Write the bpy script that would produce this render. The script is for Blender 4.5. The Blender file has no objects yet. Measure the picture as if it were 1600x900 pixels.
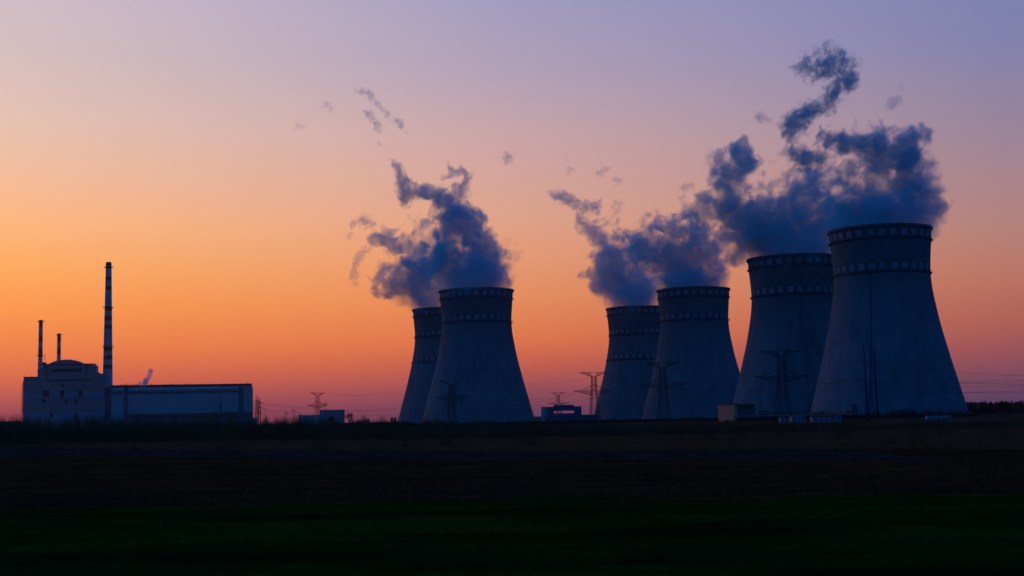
import bpy, bmesh, math, random
import numpy as np
from mathutils import Matrix, Vector, noise as mnoise
R = math.radians
scn = bpy.context.scene
C = scn.collection
rng = random.Random(7)

# ------------------------------------------------------------------ camera
F = 2100.0                      # focal length in photograph pixels (1600 wide)
EYE = 3.0
PITCH = math.atan(204 / F)
ROLL = -0.0205
camd = bpy.data.cameras.new('camera')
cam = bpy.data.objects.new('camera', camd); C.objects.link(cam)
camd.sensor_width = 36.0
camd.lens = 36.0 * F / 1600
camd.clip_start = 0.5
camd.clip_end = 60000
CM = Matrix.Rotation(math.pi / 2 + PITCH, 3, 'X') @ Matrix.Rotation(ROLL, 3, 'Z')
cam.matrix_world = Matrix.Translation((0, 0, EYE)) @ CM.to_4x4()
scn.camera = cam

def at(px, py, Y):
    """world point seen at photograph pixel px, py at ground distance Y"""
    d = CM @ Vector(((px - 800) / F, (450 - py) / F, -1))
    return Vector((0, 0, EYE)) + d * (Y / d.y)

def ground_at(px, Y, z=0.0):
    lo, hi = 300.0, 1400.0
    for _ in range(50):
        m = (lo + hi) / 2
        if at(px, m, Y).z > z: lo = m
        else: hi = m
    return at(px, lo, Y)

def lin(c):
    return tuple(((v / 255) / 12.92 if v / 255 <= 0.04045 else ((v / 255 + 0.055) / 1.055) ** 2.4) for v in c)

# ------------------------------------------------------------------ node helper (shader and geometry trees alike)
class NT:
    def __init__(s, tree): s.t = tree
    def link(s, v, sock):
        if isinstance(v, bpy.types.NodeSocket): s.t.links.new(v, sock)
        elif isinstance(v, (tuple, list, Vector)) and sock.type == 'RGBA' and len(v) == 3: sock.default_value = (*v, 1)
        else: sock.default_value = v
    def math(s, op, a, b=0.0, c=0.0, clamp=False):
        n = s.t.nodes.new('ShaderNodeMath'); n.operation = op; n.use_clamp = clamp
        s.link(a, n.inputs[0]); s.link(b, n.inputs[1]); s.link(c, n.inputs[2])
        return n.outputs[0]
    def vec(s, op, a, b=(0, 0, 0), scale=None):
        n = s.t.nodes.new('ShaderNodeVectorMath'); n.operation = op
        s.link(a, n.inputs[0]); s.link(b, n.inputs[1])
        if scale is not None: s.link(scale, n.inputs['Scale'])
        return n.outputs['Value'] if op in ('LENGTH', 'DISTANCE', 'DOT_PRODUCT') else n.outputs['Vector']
    def noise(s, p, scale, detail=2.0, rough=0.5):
        n = s.t.nodes.new('ShaderNodeTexNoise')
        s.link(p, n.inputs['Vector']); n.inputs['Scale'].default_value = scale
        n.inputs['Detail'].default_value = detail; n.inputs['Roughness'].default_value = rough
        return n
    def ramp(s, f, stops, interp='LINEAR'):
        n = s.t.nodes.new('ShaderNodeValToRGB'); cr = n.color_ramp; cr.interpolation = interp
        while len(cr.elements) < len(stops): cr.elements.new(0.5)
        for e, (p, c) in zip(cr.elements, stops):
            e.position = p; e.color = (*c, 1)
        s.link(f, n.inputs[0]); return n.outputs[0]
    def mix(s, f, a, b, mode='MIX'):
        n = s.t.nodes.new('ShaderNodeMixRGB'); n.blend_type = mode
        s.link(f, n.inputs[0]); s.link(a, n.inputs[1]); s.link(b, n.inputs[2])
        return n.outputs[0]
    def maprange(s, v, a, b, c=0.0, d=1.0, kind='LINEAR'):
        n = s.t.nodes.new('ShaderNodeMapRange'); n.interpolation_type = kind
        s.link(v, n.inputs[0])
        for k, x in zip((1, 2, 3, 4), (a, b, c, d)): n.inputs[k].default_value = x
        return n.outputs[0]
    def sep(s, v):
        n = s.t.nodes.new('ShaderNodeSeparateXYZ'); s.link(v, n.inputs[0]); return n.outputs

# ------------------------------------------------------------------ sky: dusk, sun just under the horizon to the left
SUN_EL, SUN_AZ = R(0.6), R(-24)
world = bpy.data.worlds.new('World'); scn.world = world
world.use_nodes = True
wt = world.node_tree; wt.nodes.clear(); W = NT(wt)
gen = wt.nodes.new('ShaderNodeTexCoord').outputs['Generated']
dx, dy, dz = W.sep(W.vec('NORMALIZE', gen))
el = W.math('ARCSINE', dz)
az = W.math('ARCTAN2', dx, dy)
EMAX = 0.34
en = W.math('DIVIDE', el, EMAX, clamp=True)
def column(yh, rows):
    st = sorted((min(1, max(0, (yh - y) / F / EMAX)), lin(c)) for y, c in rows)
    return W.ramp(en, st)
skyL = column(671, [(0, (203, 186, 206)), (110, (210, 188, 194)), (220, (226, 192, 180)), (300, (242, 187, 156)), (370, (254, 182, 126)),
                    (440, (255, 169, 90)), (500, (255, 150, 68)), (560, (240, 125, 66)), (605, (212, 98, 72)), (650, (150, 66, 84))])
skyC = column(654, [(0, (158, 154, 194)), (110, (174, 158, 186)), (220, (200, 163, 168)), (330, (219, 162, 142)), (400, (229, 154, 116)),
                    (470, (231, 140, 88)), (530, (226, 117, 70)), (570, (198, 94, 74)), (610, (148, 74, 88)), (648, (105, 60, 92))])
skyR = column(638, [(0, (121, 127, 178)), (100, (128, 128, 175)), (200, (146, 131, 160)), (300, (166, 131, 142)), (380, (181, 128, 120)),
                    (450, (188, 115, 98)), (510, (178, 96, 84)), (560, (150, 80, 88)), (600, (112, 70, 96)), (632, (80, 60, 98))])
fLC = W.maprange(az, -0.36, 0.0)
fCR = W.maprange(az, 0.0, 0.36)
front = W.mix(fCR, W.mix(fLC, skyL, skyC), skyR)
dome = W.ramp(W.math('DIVIDE', el, 1.57, clamp=True),
              [(0.0, (0.001, 0.076, 0.32)), (0.25, (0.001, 0.088, 0.385)), (1.0, (0.003, 0.060, 0.26))])
up = W.maprange(el, 0.29, 0.85, kind='SMOOTHSTEP')
side = W.maprange(W.math('ABSOLUTE', W.math('ADD', az, 0.22)), 0.62, 1.2, kind='SMOOTHSTEP')
away = W.math('MAXIMUM', up, side)
front = W.mix(1.0, front, (1.06, 1.045, 0.975), 'MULTIPLY')
sky = W.mix(away, front, dome)
nish = wt.nodes.new('ShaderNodeTexSky')
nish.sky_type = 'NISHITA'; nish.sun_disc = False
nish.sun_elevation = R(-2.0); nish.sun_rotation = SUN_AZ
nish.altitude = 100; nish.air_density = 1.0; nish.dust_density = 1.5; nish.ozone_density = 3.0
sky = W.mix(1.0, sky, W.vec('SCALE', nish.outputs[0], scale=0.02), 'ADD')
bg = wt.nodes.new('ShaderNodeBackground'); bg.inputs['Strength'].default_value = 1.0
wo = wt.nodes.new('ShaderNodeOutputWorld')
W.link(sky, bg.inputs['Color']); W.link(bg.outputs[0], wo.inputs['Surface'])
world.cycles.sampling_method = 'MANUAL'; world.cycles.sample_map_resolution = 1024

sund = bpy.data.lights.new('sun', 'SUN'); sund.energy = 0.02; sund.angle = R(3); sund.color = (1.0, 0.55, 0.3)
sun = bpy.data.objects.new('sun', sund); C.objects.link(sun)
sdir = Vector((math.sin(SUN_AZ) * math.cos(SUN_EL), math.cos(SUN_AZ) * math.cos(SUN_EL), math.sin(SUN_EL)))
sun.rotation_euler = sdir.to_track_quat('Z', 'Y').to_euler()

scn.view_settings.view_transform = 'Standard'
scn.view_settings.look = 'None'
scn.view_settings.exposure = 0
scn.view_settings.gamma = 1
scn.view_settings.use_curve_mapping = False
cy = scn.cycles
scn.render.engine = 'CYCLES'
cy.use_denoising = True
cy.use_adaptive_sampling = True; cy.adaptive_threshold = 0.01
cy.max_bounces = 5; cy.diffuse_bounces = 2; cy.glossy_bounces = 1; cy.transparent_max_bounces = 8; cy.volume_bounces = 3
cy.volume_step_rate = 0.12; cy.volume_max_steps = 400
cy.caustics_reflective = False; cy.caustics_refractive = False

# ------------------------------------------------------------------ materials
def mat(name, color, rough=0.9, vary=0.25, scale=0.3, stretch=(1, 1, 1), color2=None, detail=4):
    m = bpy.data.materials.new(name); m.use_nodes = True
    t = m.node_tree; n = NT(t); b = t.nodes['Principled BSDF']
    p = t.nodes.new('ShaderNodeTexCoord').outputs['Object']
    p = n.vec('MULTIPLY', p, stretch)
    f = n.noise(p, scale, detail, 0.6).outputs[0]
    c2 = color2 or tuple(v * (1 - vary) for v in color)
    col = n.mix(n.maprange(f, 0.35, 0.65), color, c2)
    t.links.new(col, b.inputs['Base Color'])
    b.inputs['Roughness'].default_value = rough
    b.inputs['Specular IOR Level'].default_value = 0.12
    return m

M = {}
M['steel'] = mat('galvanised steel', (0.05, 0.05, 0.055), 0.7)
M['cable'] = mat('aluminium conductor', (0.05, 0.05, 0.05), 0.7)
M['glass_ins'] = mat('insulator glass', (0.35, 0.38, 0.38), 0.4)
M['wood'] = mat('tarred pole', (0.03, 0.025, 0.02), 0.95)
M['ochre'] = mat('ochre render', (0.90, 0.27, 0.24), 0.95, 0.12, 0.06)
M['ochre_dark'] = mat('ochre trim', (0.22, 0.14, 0.13), 0.95, 0.2, 0.2)
M['blue_band'] = mat('blue painted band', (0.42, 0.31, 0.36), 0.9, 0.12, 0.1)
M['dark_open'] = mat('dark opening', (0.05, 0.06, 0.07), 0.6)
M['hall'] = mat('pale cladding', (0.45, 0.40, 0.37), 0.9, 0.10, 0.05, (1, 1, 0.4))
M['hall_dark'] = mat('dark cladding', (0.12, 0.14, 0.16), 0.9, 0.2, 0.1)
M['glazing'] = mat('strip glazing', (0.85, 0.78, 0.80), 0.3)
M['red_trim'] = mat('red brown parapet', (0.28, 0.10, 0.07), 0.9)
M['concrete'] = mat('weathered concrete', (0.32, 0.31, 0.29), 0.95, 0.3, 0.1, (1, 1, 0.3))
M['concrete_dark'] = mat('dark concrete', (0.14, 0.14, 0.14), 0.95, 0.3, 0.1)
M['white_paint'] = mat('dull white paint', (0.28, 0.30, 0.33), 0.6, 0.15, 0.5)
M['brick'] = mat('salmon brick', (0.80, 0.30, 0.17), 0.95, 0.15, 0.6)
M['brown'] = mat('brown cladding', (0.30, 0.09, 0.055), 0.95, 0.2, 0.6)
M['bark'] = mat('bark', (0.03, 0.026, 0.022), 0.95)
M['twig'] = mat('bare twigs', (0.035, 0.03, 0.026), 0.95)
M['conifer'] = mat('dark conifer', (0.018, 0.03, 0.022), 0.95)
M['hedge'] = mat('dark shrubs', (0.022, 0.026, 0.022), 0.95)
M['grass'] = mat('grass blades', (0.016, 0.062, 0.007), 0.85, 0.5, 0.4)
M['reed'] = mat('dead reeds', (0.17, 0.085, 0.035), 0.95, 0.5, 0.08)
M['stubble'] = mat('stubble', (0.11, 0.05, 0.02), 0.95, 0.5, 0.3)
M['tyre'] = mat('tyre rubber', (0.02, 0.02, 0.02), 0.9)

def chimney_mat(name, H, bands, red):
    m = bpy.data.materials.new(name); m.use_nodes = True
    t = m.node_tree; n = NT(t); b = t.nodes['Principled BSDF']
    p = t.nodes.new('ShaderNodeTexCoord').outputs['Object']
    z = n.sep(p)[2]
    f = None
    for z0, z1 in bands:
        k = n.math('MULTIPLY', n.math('GREATER_THAN', z, z0), n.math('LESS_THAN', z, z1))
        f = k if f is None else n.math('MAXIMUM', f, k)
    dirt = n.noise(n.vec('MULTIPLY', p, (1, 1, 0.15)), 0.4, 4, 0.6).outputs[0]
    white = n.mix(n.maprange(dirt, 0.35, 0.7), (0.50, 0.48, 0.47), (0.34, 0.33, 0.32))
    col = n.mix(f, white, red)
    t.links.new(col, b.inputs['Base Color']); b.inputs['Roughness'].default_value = 0.85
    b.inputs['Specular IOR Level'].default_value = 0.1
    return m

def tower_mat(name, rows, count, seed, seam=None):
    """weathered concrete shell with rows of white marking squares round it"""
    m = bpy.data.materials.new(name); m.use_nodes = True
    t = m.node_tree; n = NT(t); b = t.nodes['Principled BSDF']
    p = t.nodes.new('ShaderNodeTexCoord').outputs['Object']
    x, y, z = n.sep(p)
    ang = n.math('ARCTAN2', y, x)
    ang01 = n.math('DIVIDE', ang, 2 * math.pi)
    ps = n.vec('ADD', p, (seed * 137.0, seed * 31.0, 0))
    streak = n.noise(n.vec('MULTIPLY', ps, (1, 1, 0.07)), 0.22, 5, 0.65).outputs[0]
    blot = n.noise(ps, 0.035, 5, 0.6).outputs[0]
    fine = n.noise(n.vec('MULTIPLY', ps, (1, 1, 0.5)), 0.6, 4, 0.7).outputs[0]
    lift = n.math('FRACT', n.math('DIVIDE', z, 3.1))
    liftm = n.math('LESS_THAN', lift, 0.07)
    v = n.math('ADD', n.math('MULTIPLY', streak, 0.6), n.math('MULTIPLY', blot, 0.4))
    v = n.math('ADD', v, n.math('MULTIPLY', n.math('SUBTRACT', fine, 0.5), 0.25))
    v = n.math('SUBTRACT', v, n.math('MULTIPLY', liftm, 0.05))
    wet = n.maprange(n.math('ADD', z, n.math('MULTIPLY', n.math('SUBTRACT', streak, 0.5), 60)), 55, 105, 0, 1)   # damp stained upper half
    col = n.ramp(n.maprange(v, 0.33, 0.67), [(0.0, (0.095, 0.118, 0.124)), (0.5, (0.15, 0.182, 0.187)), (1.0, (0.205, 0.24, 0.245))])
    col = n.mix(n.math('MULTIPLY', wet, 0.55), col, (0.085, 0.085, 0.085))
    cell = n.math('FRACT', n.math('ADD', n.math('MULTIPLY', ang01, count), 0.13 + seed * 0.21))
    sq = n.math('LESS_THAN', cell, 0.59)
    band = None; bg_ = None
    for z0, z1 in rows:
        k = n.math('MULTIPLY', n.math('GREATER_THAN', z, z0), n.math('LESS_THAN', z, z1))
        g = n.math('MULTIPLY', n.math('GREATER_THAN', z, z0 - 0.7), n.math('LESS_THAN', z, z1 + 0.7))
        band = k if band is None else n.math('MAXIMUM', band, k)
        bg_ = g if bg_ is None else n.math('MAXIMUM', bg_, g)
    col = n.mix(n.math('MULTIPLY', bg_, 0.75), col, (0.09, 0.085, 0.085))
    worn = n.mix(n.maprange(v, 0.38, 0.62), (0.27, 0.28, 0.29), (0.16, 0.17, 0.18))
    col = n.mix(n.math('MULTIPLY', band, sq), col, worn)
    if seam is not None:
        d = n.math('ABSOLUTE', n.math('SUBTRACT', ang, seam))
        col = n.mix(n.math('MULTIPLY', n.math('LESS_THAN', d, 0.012), n.math('LESS_THAN', z, 90.0)), col, (0.09, 0.09, 0.09))
    t.links.new(col, b.inputs['Base Color'])
    bump = t.nodes.new('ShaderNodeBump'); bump.inputs['Strength'].default_value = 0.3; bump.inputs['Distance'].default_value = 0.3
    t.links.new(v, bump.inputs['Height']); t.links.new(bump.outputs[0], b.inputs['Normal'])
    b.inputs['Roughness'].default_value = 0.95; b.inputs['Specular IOR Level'].default_value = 0.05
    return m

# ------------------------------------------------------------------ mesh helpers
class MB:
    def __init__(s): s.v = []; s.f = []
    def quad(s, pts):
        k = len(s.v); s.v += [tuple(p) for p in pts]; s.f.append(tuple(range(k, k + len(pts))))
    def box(s, x0, x1, y0, y1, z0, z1):
        k = len(s.v)
        s.v += [(x0, y0, z0), (x1, y0, z0), (x1, y1, z0), (x0, y1, z0), (x0, y0, z1), (x1, y0, z1), (x1, y1, z1), (x0, y1, z1)]
        s.f += [(k, k + 3, k + 2, k + 1), (k + 4, k + 5, k + 6, k + 7), (k, k + 1, k + 5, k + 4), (k + 1, k + 2, k + 6, k + 5),
                (k + 2, k + 3, k + 7, k + 6), (k + 3, k, k + 4, k + 7)]
    def bar(s, a, b, w, w2=None, n=4):
        a, b = Vector(a), Vector(b); d = (b - a)
        if d.length < 1e-6: return
        q = d.to_track_quat('Z', 'Y'); k = len(s.v); w2 = w if w2 is None else w2
        for p, r in ((a, w), (b, w2)):
            for i in range(n):
                t = 2 * math.pi * (i + .5) / n
                s.v.append(tuple(p + q @ Vector((math.cos(t) * r, math.sin(t) * r, 0))))
        for i in range(n):
            j = (i + 1) % n
            s.f.append((k + i, k + j, k + n + j, k + n + i))
        s.f.append(tuple(k + n - 1 - i for i in range(n))); s.f.append(tuple(k + n + i for i in range(n)))
    def lathe(s, prof, n=48, close_top=False, close_bot=False, thick=0):
        k = len(s.v)
        for r, z in prof:
            for i in range(n):
                t = 2 * math.pi * i / n
                s.v.append((r * math.cos(t), r * math.sin(t), z))
        for a in range(len(prof) - 1):
            for i in range(n):
                j = (i + 1) % n
                s.f.append((k + a * n + i, k + a * n + j, k + (a + 1) * n + j, k + (a + 1) * n + i))
        if close_top: s.f.append(tuple(k + (len(prof) - 1) * n + i for i in range(n)))
        if close_bot: s.f.append(tuple(k + n - 1 - i for i in range(n)))
    def ring(s, r0, r1, z0, z1, n=64):
        s.lathe([(r0, z0), (r1, z0), (r1, z1), (r0, z1), (r0, z0)], n)
    def prism(s, outline, y0, y1):
        """outline of x, z points (counter clockwise seen from -y) extruded in y"""
        k = len(s.v); n = len(outline)
        s.v += [(x, y0, z) for x, z in outline] + [(x, y1, z) for x, z in outline]
        s.f.append(tuple(range(k, k + n))); s.f.append(tuple(k + 2 * n - 1 - i for i in range(n)))
        for i in range(n):
            j = (i + 1) % n
            s.f.append((k + j, k + i, k + n + i, k + n + j))
    def build(s, name, m, parent=None, smooth=False, loc=None):
        me = bpy.data.meshes.new(name)
        me.from_pydata(s.v, [], s.f); me.update()
        if smooth: me.polygons.foreach_set('use_smooth', [True] * len(me.polygons))
        me.materials.append(M[m] if isinstance(m, str) else m)
        o = bpy.data.objects.new(name, me); C.objects.link(o)
        if parent is not None: o.parent = parent
        if loc is not None: o.location = loc
        return o

def tag(o, label=None, cat=None, group=None, kind=None):
    if label: o['label'] = label
    if cat: o['category'] = cat
    if group: o['group'] = group
    if kind: o['kind'] = kind
    return o

def empty(name, loc, label, cat, group=None, rz=0.0):
    o = bpy.data.objects.new(name, None); C.objects.link(o)
    o.location = loc; o.rotation_euler = (0, 0, rz); o.empty_display_size = 2
    return tag(o, label, cat, group)

def copy_tree(o, parent=None):
    c = o.copy(); C.objects.link(c)
    if parent is not None: c.parent = parent
    for ch in [x for x in bpy.data.objects if x.parent is o]: copy_tree(ch, c)
    return c

# ------------------------------------------------------------------ ground
def ground_height(x, y):
    near = max(0.0, 1 - y / 400)
    h = 0.10 * mnoise.noise((x * .12, y * .12, 0)) + 0.05 * mnoise.noise((x * .6, y * .6, 3)) + 0.35 * mnoise.noise((x * .02, y * .03, 9))
    bank = 1.5 * max(0.0, 1 - abs(y - 235) / 75) ** 1.0 / (1 + math.exp((x + 30) / 14)) if 150 < y < 320 else 0.0
    return h * near - 0.02 + bank

def make_ground():
    ys = [-7000, -2000, -500, -100, -20, 0]
    y = 8.0
    while y < 420: ys.append(y); y *= 1.018
    ys += [480, 560, 700, 900, 1200, 1600, 2200, 3000, 4500, 7000]
    us = np.concatenate([np.linspace(-1, 1, 161)])
    vs = []; fs = []
    for yy in ys:
        half = max(40, abs(yy) * 0.55)
        for u in us:
            x = u * half
            if abs(u) == 1: x = math.copysign(7000, u)
            vs.append((x, yy, ground_height(x, yy) if 5 < yy < 420 and abs(u) < 1 else -0.02))
    n = len(us)
    for j in range(len(ys) - 1):
        for i in range(n - 1):
            fs.append((j * n + i, j * n + i + 1, (j + 1) * n + i + 1, (j + 1) * n + i))
    me = bpy.data.meshes.new('ground'); me.from_pydata(vs, [], fs); me.update()
    me.polygons.foreach_set('use_smooth', [True] * len(me.polygons))
    m = bpy.data.materials.new('field soil and grass'); m.use_nodes = True
    t = m.node_tree; q = NT(t); b = t.nodes['Principled BSDF']
    p = t.nodes.new('ShaderNodeTexCoord').outputs['Object']
    x, y, z = q.sep(p)
    wob = q.noise(p, 0.12, 4, 0.6).outputs[0]
    wob2 = q.noise(q.vec('MULTIPLY', p, (0.25, 1, 1)), 0.9, 5, 0.7).outputs[0]
    yy = q.math('ADD', y, q.math('MULTIPLY', q.math('SUBTRACT', wob, 0.5), 7.0))
    patch = q.noise(q.vec('MULTIPLY', p, (0.35, 1, 1)), 0.22, 5, 0.65).outputs[0]
    green = q.mix(q.maprange(patch, 0.4, 0.62), (0.012, 0.050, 0.005), (0.003, 0.012, 0.0015))
    straw = q.mix(q.maprange(wob2, 0.38, 0.66), (0.10, 0.042, 0.014), (0.026, 0.012, 0.005))
    straw = q.mix(q.maprange(patch, 0.5, 0.62), straw, (0.012, 0.012, 0.005))
    plough = q.mix(q.maprange(wob2, 0.42, 0.6), (0.06, 0.045, 0.04), (0.015, 0.012, 0.012))
    pale = q.mix(q.maprange(wob2, 0.38, 0.66), (0.115, 0.055, 0.023), (0.06, 0.03, 0.013))
    # the strips run a little aslant: they narrow towards the left
    c = q.mix(q.math('GREATER_THAN', yy, 48.0), green, straw)
    plim = q.math('ADD', 100.0, q.math('MULTIPLY', x, -0.9))
    c = q.mix(q.math('MULTIPLY', q.math('GREATER_THAN', yy, plim), q.math('LESS_THAN', x, 25.0)), c, plough)
    pale_lim = q.math('ADD', 128.0, q.math('MULTIPLY', x, -0.9))
    c = q.mix(q.math('GREATER_THAN', yy, pale_lim), c, pale)
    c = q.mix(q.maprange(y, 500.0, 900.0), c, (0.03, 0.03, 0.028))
    t.links.new(c, b.inputs['Base Color'])
    b.inputs['Roughness'].default_value = 1.0; b.inputs['Specular IOR Level'].default_value = 0.0
    bump = t.nodes.new('ShaderNodeBump'); bump.inputs['Strength'].default_value = 0.6; bump.inputs['Distance'].default_value = 0.25
    t.links.new(wob2, bump.inputs['Height']); t.links.new(bump.outputs[0], b.inputs['Normal'])
    me.materials.append(m)
    o = bpy.data.objects.new('ground', me); C.objects.link(o)
    tag(o, kind='structure')
make_ground()

# thin evening haze: a closed box round everything, the sky outside it
mb = MB(); mb.box(-7600, 7600, -7600, 7600, -1.5, 620)
hm = bpy.data.materials.new('evening haze'); hm.use_nodes = True
hm.node_tree.nodes.clear()
hv = hm.node_tree.nodes.new('ShaderNodeVolumePrincipled'); hv.inputs['Density'].default_value = 1.8e-5
hv.inputs['Color'].default_value = (0.52, 0.62, 0.9, 1); hv.inputs['Anisotropy'].default_value = 0.9
ho = hm.node_tree.nodes.new('ShaderNodeOutputMaterial'); hm.node_tree.links.new(hv.outputs[0], ho.inputs['Volume'])
try: hm.cycles.homogeneous_volume = True
except Exception: pass
tag(mb.build('haze', hm, None), 'thin evening haze over the plain', None, None, 'stuff')

# ------------------------------------------------------------------ cooling towers
TH = 120.0
PROF = [(0.0, 51.7), (0.06, 49.7), (0.193, 45.4), (0.29, 42.2), (0.375, 39.6), (0.47, 36.8), (0.572, 34.4), (0.65, 32.8), (0.71, 32.0), (0.754, 31.8), (0.80, 31.9), (0.86, 32.4), (0.93, 33.1), (1.0, 33.8)]
def prof_r(z):
    u = z / TH
    zs = [a for a, _ in PROF]; rs = [b for _, b in PROF]
    # smooth (Catmull) interpolation
    i = max(0, min(len(zs) - 2, next((k for k in range(len(zs) - 1) if u <= zs[k + 1]), len(zs) - 2)))
    p0, p1, p2, p3 = rs[max(0, i - 1)], rs[i], rs[i + 1], rs[min(len(rs) - 1, i + 2)]
    z0, z1, z2, z3 = zs[max(0, i - 1)], zs[i], zs[i + 1], zs[min(len(zs) - 1, i + 2)]
    h = z2 - z1; t = (u - z1) / h
    m1 = (p2 - p0) / (z2 - z0) * h; m2 = (p3 - p1) / (z3 - z1) * h
    return (2*t**3-3*t**2+1)*p1 + (t**3-2*t**2+t)*m1 + (-2*t**3+3*t**2)*p2 + (t**3-t**2)*m2

def tower_at(px_top, py_top):
    d = at(px_top, py_top, 1.0) - Vector((0, 0, EYE))
    Y = (TH - EYE) / d.z
    p = at(px_top, py_top, Y)
    return Vector((p.x, Y, 0))

ROWS2 = [(113.0, 117.2), (91.7, 96.1)]
ROWS3 = [(113.0, 117.0), (91.3, 95.6), (64.6, 69.0)]
TOWERS = [
    ('near_right', 1374.3, 360.0, ROWS2, 28, 1.0, 'nearest and tallest cooling tower with steam pouring straight off its rim'),
    ('back_right', 1238.0, 404.0, ROWS2, 28, 2.0, 'big cooling tower half behind the nearest one, salmon box by its foot'),
    ('near_middle', 1083.0, 453.0, ROWS2, 28, 3.0, 'two-band cooling tower overlapping the one behind the wide-armed pylon'),
    ('back_middle', 996.0, 481.5, ROWS3, 30, 4.0, 'three-band cooling tower with a lattice pylon at its outer edge'),
    ('near_left', 744.0, 454.5, ROWS2, 28, 5.0, 'two-band cooling tower standing before the tower nearest the chimneys'),
    ('back_left', 694.5, 483.5, ROWS3, 30, 6.0, 'three-band cooling tower mostly hidden, nearest to the striped chimneys'),
]
TPOS = {}
for key, px, py, rows, cnt, seed, label in TOWERS:
    loc = tower_at(px, py); TPOS[key] = loc
    root = empty('cooling_tower', loc, label, 'cooling tower', 'hyperbolic cooling towers')
    if key == 'near_right': root.scale = (0.957, 0.957, 1)
    zs = np.linspace(0, TH, 61)
    mb = MB(); mb.lathe([(prof_r(z), z) for z in zs] + [(prof_r(z) - 0.5, z) for z in zs[::-1][:30]], 128)
    seam = None
    if key == 'near_right': seam = math.atan2(-.88, -.47)
    mb.build('shell', tower_mat('tower concrete', rows, cnt, seed, seam), root, smooth=True)
    mb = MB(); mb.ring(33.2, 34.7, TH - 1.4, TH + 0.15, 128); mb.build('rim', 'concrete_dark', root)
    for z0, z1 in rows:
        zz = z0 - 1.0
        mb = MB(); r = prof_r(zz); mb.ring(r - 0.1, r + 1.1, zz - 0.35, zz, 96)
        wk = mb.build('walkway', 'concrete_dark', root)
        mb = MB(); n = 72
        for i in range(n):
            t = 2 * math.pi * i / n; t2 = 2 * math.pi * (i + 1) / n
            a = (math.cos(t) * (r + 1), math.sin(t) * (r + 1)); b2 = (math.cos(t2) * (r + 1), math.sin(t2) * (r + 1))
            mb.bar((*a, zz), (*a, zz + 1.2), 0.05); mb.bar((*a, zz + 1.2), (*b2, zz + 1.2), 0.05)
        mb.build('railing', 'steel', wk)
    mb = MB(); mb.ring(50.5, 53.0, -0.2, 1.2, 96); mb.build('basin_kerb', 'concrete', root)
    # caged ladder up the shell, on the side that the photo shows as a thin dark line
    la = math.atan2(-1, -0.05 if key != 'near_right' else 0.35) if key != 'near_right' else seam
    mb = MB()
    zl = np.linspace(2, TH - 1, 50)
    for s_ in (-1, 1):
        for a, b2 in zip(zl[:-1], zl[1:]):
            ra, rb = prof_r(a) + .45, prof_r(b2) + .45
            mb.bar((math.cos(la) * ra - s_ * math.sin(la) * .35, math.sin(la) * ra + s_ * math.cos(la) * .35, a),
                   (math.cos(la) * rb - s_ * math.sin(la) * .35, math.sin(la) * rb + s_ * math.cos(la) * .35, b2), 0.06)
    mb.build('ladder', 'steel', root)

# ------------------------------------------------------------------ reactor building, turbine hall and chimneys
DB = 1350.0
base = ground_at(110, DB)
BROT = R(14.0)                                           # the fronts are turned towards the fields
BU = Vector((math.cos(BROT), math.sin(BROT), 0)); BN = Vector((math.sin(BROT), -math.cos(BROT), 0))
def on_front(px, py):
    d = at(px, py, 1.0) - Vector((0, 0, EYE)); o = Vector((0, 0, EYE))
    p = o + d * ((base - o).dot(BN) / d.dot(BN)); return (p - base).dot(BU), p.z
def bx(px): return on_front(px, 640)[0]                  # along the front, from the block's base point
def bz(px, py): return on_front(px, py)[1]
rb = empty('reactor_building', base, 'ochre reactor block with low domed roof and dark windows beside striped chimney', 'building', rz=BROT)
X = lambda px: bx(px)
dome = []
for i in range(17):
    u = i / 16; px = 75 + (132 - 75) * u
    py = 569 - 7.2 * (1 - (2 * u - 1) ** 2) ** 0.8
    dome.append((px, py))
out = [(35.5, 672), (163.5, 672), (163.5, 584), (157, 583.5), (152, 581.5), (149.6, 578), (149.6, 570), (132, 569)] + dome[::-1][1:-1] + [(75, 569), (66, 569), (65, 575), (58, 576), (58, 589.5), (36.5, 589.5), (36.5, 592), (35.5, 595)]
mb = MB(); mb.prism([(X(a), max(0, bz(a, b))) for a, b in out], 0, 40)
wall = mb.build('wall', 'ochre', rb)
def panel(name, px0, px1, py0, py1, m, parent, y0=-0.25, y1=0.3, X=X):
    mb = MB(); pm = (px0 + px1) / 2
    mb.box(X(px0), X(px1), y0, y1, bz(pm, py1), bz(pm, py0)); return mb.build(name, m, parent)
panel('painted_band', 35.6, 163.4, 613, 620.5, 'blue_band', wall, -0.12)
panel('painted_band', 35.6, 163.4, 645, 653, 'blue_band', wall, -0.12)
for a, b, c_, d in ((66.7, 77, 610, 620), (94, 100, 610, 620), (122, 128.5, 610, 620), (66.7, 71.3, 624, 629.5), (100.7, 105.3, 624, 629.5),
                    (116, 122, 624, 629.5), (94, 100, 600.5, 604.5), (78, 82.7, 645.5, 651.5), (116.7, 122, 645.5, 651.5)):
    wn = panel('window', a, b, c_, d, 'dark_open', rb, -0.3)
    mb = MB(); pm = (a + b) / 2; z0, z1 = bz(pm, d), bz(pm, c_)
    mb.box(X(a) - .2, X(b) + .2, -.5, -.31, z0 - .4, z0); mb.build('sill', 'concrete', wn)
panel('louvre', 80, 127, 576, 580.7, 'dark_open', rb, -0.3)
panel('ledge', 71, 144, 592, 595.2, 'ochre_dark', rb, -0.6)
panel('pilaster', 70.5, 72.7, 571, 591.8, 'ochre_dark', rb, -0.4)
panel('pilaster', 133.5, 135.7, 571, 591.8, 'ochre_dark', rb, -0.4)
panel('roof_edge', 58, 150, 568.3, 569.9, 'red_trim', rb, -0.5, 1.0)
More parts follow.
